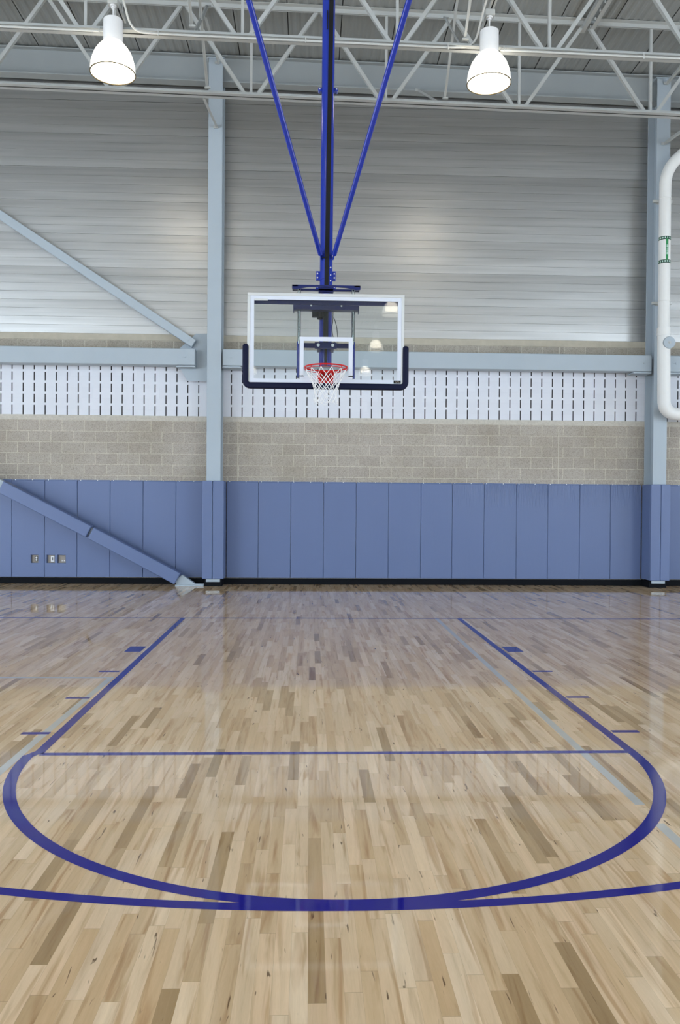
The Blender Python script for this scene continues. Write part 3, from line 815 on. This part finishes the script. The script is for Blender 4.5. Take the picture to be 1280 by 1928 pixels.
# mounting frame behind the glass
YG = -1.22
mb = MB().prism([(-.40, 4.082), (-.40, 4.035), (-.345, 4.03), (-.22, 4.055), (-.10, 4.062), (.10, 4.062), (.22, 4.055), (.345, 4.03), (.402, 4.035), (.402, 4.082)], 'y', -1.17, -1.155)
mb.box(-.40, -.33, -1.17, -.97, 4.06, 4.082).box(.33, .40, -1.17, -.97, 4.06, 4.082).box(-.40, .40, -1.0, -.96, 4.06, 4.082).box(-.09, .09, -1.0, ym, 4.05, 4.10)
mb.build('top_arm', M['navysteel'], G, bevel=.002)
mb = MB().box(-.385, .389, -1.165, -1.15, 3.800, 3.905).box(-.385, .389, -1.16, -1.06, 3.795, 3.803).box(-.385, -.375, -1.16, -1.06, 3.77, 3.905).box(.379, .389, -1.16, -1.06, 3.77, 3.905)
mb.build('carriage_plate', M['navysteel'], G, bevel=.002)
bl = MB()
for x in (-.175, .18): bl.cyl((x, -1.165, 3.84), (x, -1.175, 3.84), .010, 12)
bl.build_each('carriage_bolt', M['bolt'], G)
MB().box(-.88, .88, -1.18, -1.16, 3.848, 3.912).build('upper_rail', M['navysteel'], G)
for sg in (-1, 1):
    x = sg*.320+.003
    MB().cyl((x, -1.10, 3.40), (x, -1.10, 4.05), .020, 20).build('slide_rod', M['chrome'], G)
    MB().cyl((x+sg*.006, -1.10, 3.0), (x+sg*.006, -1.10, 3.43), .018, 20).build('rod_sleeve', M['blue'], G)
    MB().box(min(x, x-sg*.075), max(x, x-sg*.075), -1.19, -1.09, 2.985, 3.01).build('sleeve_foot', M['navysteel'], G)
mb = MB().box(-.335, .335, -1.115, -1.095, 3.356, 3.413).box(-.13, .13, -1.135, -1.11, 3.345, 3.42).box(-.10, -.06, -1.12, ym, 3.35, 3.41).box(.06, .10, -1.12, ym, 3.35, 3.41)
mb.build('cross_bar', M['navysteel'], G, bevel=.004)
bl = MB()
for x in (-.089, .081): bl.cyl((x, -1.135, 3.385), (x, -1.148, 3.385), .018, 16)
bl.build_each('cross_bar_bolt', M['bolt'], G)
mb = MB().box(-.165, -.105, -1.06, -.96, 3.745, 3.84).cyl((-.07, -1.02, 3.845), (-.07, -1.02, 3.735), .042, 24).cyl((-.07, -1.02, 3.738), (-.07, -1.02, 3.715), .034, 24)
mb.build('actuator_motor', M['strap'], G, bevel=.004)
MB().cyl((.0, -1.0, 3.42), (-.0, -1.0, 3.9), .030, 20).build('actuator_tube', M['strap'], G)
MB().box(-.012, .020, ym-.10, ym-.075, 3.18, 3.95).build('mast_slot_strip', M['strap'], G)
def smooth(pts, n=6):
    pts = [Vector(p) for p in pts]; out = []
    for i in range(len(pts)-1):
        p0, p1, p2, p3 = pts[max(i-1, 0)], pts[i], pts[i+1], pts[min(i+2, len(pts)-1)]
        for k in range(n):
            s = k/n
            out.append(.5*((2*p1)+(p2-p0)*s+(2*p0-5*p1+4*p2-p3)*s*s+(3*p1-p0-3*p2+p3)*s**3))
    out.append(pts[-1]); return out
MB().tube(smooth([(.087, -1.0, 3.85), (.085, -1.0, 3.70), (.075, -1.0, 3.62), (.088, -1.0, 3.52), (.108, -1.0, 3.44), (.128, -1.0, 3.412), (.148, -1.0, 3.45), (.135, -1.0, 3.60), (.112, -1.0, 3.70), (.095, -1.0, 3.74)]), .0042, 8).build('power_cable', M['strap'], G)
# backboard
W2, Z0, Z1 = .915, 2.893, 3.965
bb = MB().box(-W2+.012, W2-.012, YG-.006, YG+.006, Z0+.012, Z1-.012).build('backboard', M['glass'], G, smooth=False)
def ring(x0, x1, z0, z1, w, y0, y1):
    return MB().box(x0, x1, y0, y1, z1-w, z1).box(x0, x1, y0, y1, z0, z0+w).box(x0, x0+w, y0, y1, z0+w, z1-w).box(x1-w, x1, y0, y1, z0+w, z1-w)
ring(-W2, W2, Z0, Z1, .034, YG-.016, YG+.028).build('board_frame', M['alu'], bb, bevel=.003)
ring(-W2+.030, W2-.030, Z0+.030, Z1-.030, .048, YG-.0085, YG-.0065).build('white_border', M['boardwhite'], bb, smooth=False)
mbq = MB().box(-.307, .313, YG-.009, YG-.0065, 3.414, 3.462).box(-.307, -.259, YG-.009, YG-.0065, 3.0, 3.414).box(.265, .313, YG-.009, YG-.0065, 3.0, 3.414).box(-.307, .313, YG-.009, YG-.0065, 2.965, 3.012)
mbq.build('target_square', M['boardwhite'], bb, smooth=False)
# U shaped edge padding
pc = []
zb, xe, r = Z0-.004, W2+.018, .055
path = [(-xe, 3.335)]
path += [(-xe, zb+r)]+[(-xe+r-r*math.cos(a), zb+r-r*math.sin(a)) for a in [PI/2*i/6 for i in range(1, 7)]]
path += [(xe-r+r*math.sin(a), zb+r-r*math.cos(a)) for a in [PI/2*i/6 for i in range(0, 7)]]+[(xe, 3.335)]
def sweep(path, hw_, hd, yc, n=20):
    vs = []; fs = []; N_ = len(path)
    for i, p in enumerate(path):
        a = Vector(path[max(i-1, 0)]); b = Vector(path[min(i+1, N_-1)]); tt = (b-a).normalized(); nn = Vector((-tt.y, tt.x))
        for k in range(n):
            th = 2*PI*k/n; cx, cy = math.cos(th), math.sin(th)
            e = .5; ux = hw_*math.copysign(abs(cx)**e, cx); uy = hd*math.copysign(abs(cy)**e, cy)
            vs.append((p[0]+nn.x*ux, yc+uy, p[1]+nn.y*ux))
    for i in range(N_-1):
        for k in range(n): fs.append((i*n+k, i*n+(k+1) % n, (i+1)*n+(k+1) % n, (i+1)*n+k))
    fs += [tuple(range(n))[::-1], tuple((N_-1)*n+k for k in range(n))]
    return vs, fs
vs, fs = sweep(path, .036, .040, YG)
mb = MB().add(vs, fs)
for sx in (-1, 1):                       # rounded tips
    prev = None; m2 = []
    for j in range(5):
        a = PI/2*j/4; m2.append((j, .036*math.cos(a)+.0005, .040*math.cos(a)**.6+.0005, 3.335+.036*math.sin(a)))
    vs = []; fs = []
    for j, a, b, z in m2:
        for k in range(20):
            th = 2*PI*k/20; cx, cy = math.cos(th), math.sin(th)
            vs.append((sx*xe+a*math.copysign(abs(cx)**.5, cx), YG+b*math.copysign(abs(cy)**.5, cy), z))
    for j in range(4):
        for k in range(20): fs.append((j*20+k, j*20+(k+1) % 20, (j+1)*20+(k+1) % 20, (j+1)*20+k))
    mb.add(vs, fs)
mb.build('edge_padding', M['navy'], bb)
MB().box(.795, .878, YG-.0105, YG-.009, 2.930, 2.966).build('maker_label', M['strap'], bb, smooth=False)
cu = bpy.data.curves.new('maker_letters', 'FONT'); cu.body = 'SPS'; cu.size = .036; cu.extrude = .0004; cu.align_x = 'CENTER'; cu.align_y = 'CENTER'
to = bpy.data.objects.new('maker_letters', cu); COL.objects.link(to)
dg = bpy.context.evaluated_depsgraph_get(); me = bpy.data.meshes.new_from_object(to.evaluated_get(dg)); bpy.data.objects.remove(to)
me.materials.append(M['plate']); me.transform(Matrix.Translation((.838, YG-.0112, 2.948)) @ Matrix.Rotation(PI/2, 4, 'X'))
lo_ = bpy.data.objects.new('maker_letters', me); COL.objects.link(lo_); lo_.parent = bb; lo_.matrix_parent_inverse = bb.matrix_world.inverted()
MB().box(-.835, -.68, YG-.0105, YG-.007, 3.873, 3.895).build('rating_plate', M['alu'], bb)
# rim
YR, RR = -1.602, .2365
rim = MB().tube([(RR*math.cos(2*PI*k/72)-.004, YR+RR*math.sin(2*PI*k/72), 3.045) for k in range(72)], .0088, 12, closed=True).build('rim', M['red'], G)
mb = MB()
mb.prism([(-.085, YG-.012), (.090, YG-.012), (.090, YR+.19), (.06, YR+.232), (-.06, YR+.232), (-.085, YR+.19)], 'z', 3.030, 3.046)
mb.prism([(-.098, 3.052), (.096, 3.052), (.096, 2.990), (.072, 2.885), (-.068, 2.885), (-.098, 2.990)], 'y', YG-.030, YG-.012)
mb.prism([(YG-.03, 3.04), (YR+.225, 3.04), (YR+.215, 3.01), (YG-.03, 2.90)], 'x', -.072, -.060)
mb.prism([(YG-.03, 3.04), (YR+.225, 3.04), (YR+.215, 3.01), (YG-.03, 2.90)], 'x', .062, .074)
mb.build('rim_bracket', M['red'], rim, bevel=.003)
mb = MB()                                  # no-tie net hooks below the ring
br_pts = [(RR*math.cos(a)*1.0-.004, YR+RR*math.sin(a), 3.020) for a in [2*PI*k/72 for k in range(72)]]
mb.tube(br_pts, .0035, 6, closed=True)
for k in range(12):
    a = 2*PI*(k+.5)/12; mb.cyl((RR*math.cos(a)-.004, YR+RR*math.sin(a), 3.044), (RR*math.cos(a)-.004, YR+RR*math.sin(a), 3.016), .004, 6)
mb.build('net_ring', M['red'], rim)
mb = MB(); zs_ = [3.020, 2.945, 2.885, 2.835, 2.785, 2.73, 2.665]; rr = [.232, .190, .160, .142, .130, .128, .132]
rnd = random.Random(3)
def knot(i, k):
    off = .5 if i % 2 else 0
    a = 2*PI*((k+off+.5) % 12)/12; j = 0 if i < 5 else .012
    q = random.Random(i*100+k % 12)
    return Vector((rr[i]*math.cos(a)-.004+q.uniform(-j, j), YR+rr[i]*math.sin(a)+q.uniform(-j, j), zs_[i]+(q.uniform(-.016, .016) if i >= 5 else 0)))
for i in range(len(zs_)-1):
    for k in range(12):
        a = knot(i, k)
        for kk in ((k, (k-1)) if i % 2 == 0 else (k, (k+1))):
            b = knot(i+1, kk % 12)
            md = (a+b)/2; md.z -= .004
            mb.tube([a, md, b], (.0036 if i < 4 else .0032), 6)
for k in range(12):
    a, b = knot(6, k), knot(6, k+1); md = (a+b)/2; md.z -= .028
    mb.tube(smooth([a, md, b], 4), .0030, 6)
for i in range(1, 7):
    for k in range(12):
        p = knot(i, k); mb.lathe([(.0005, .006), (.005, .003), (.005, -.003), (.0005, -.006)], tuple(p), 6)
mb.build('net', M['net'], rim)
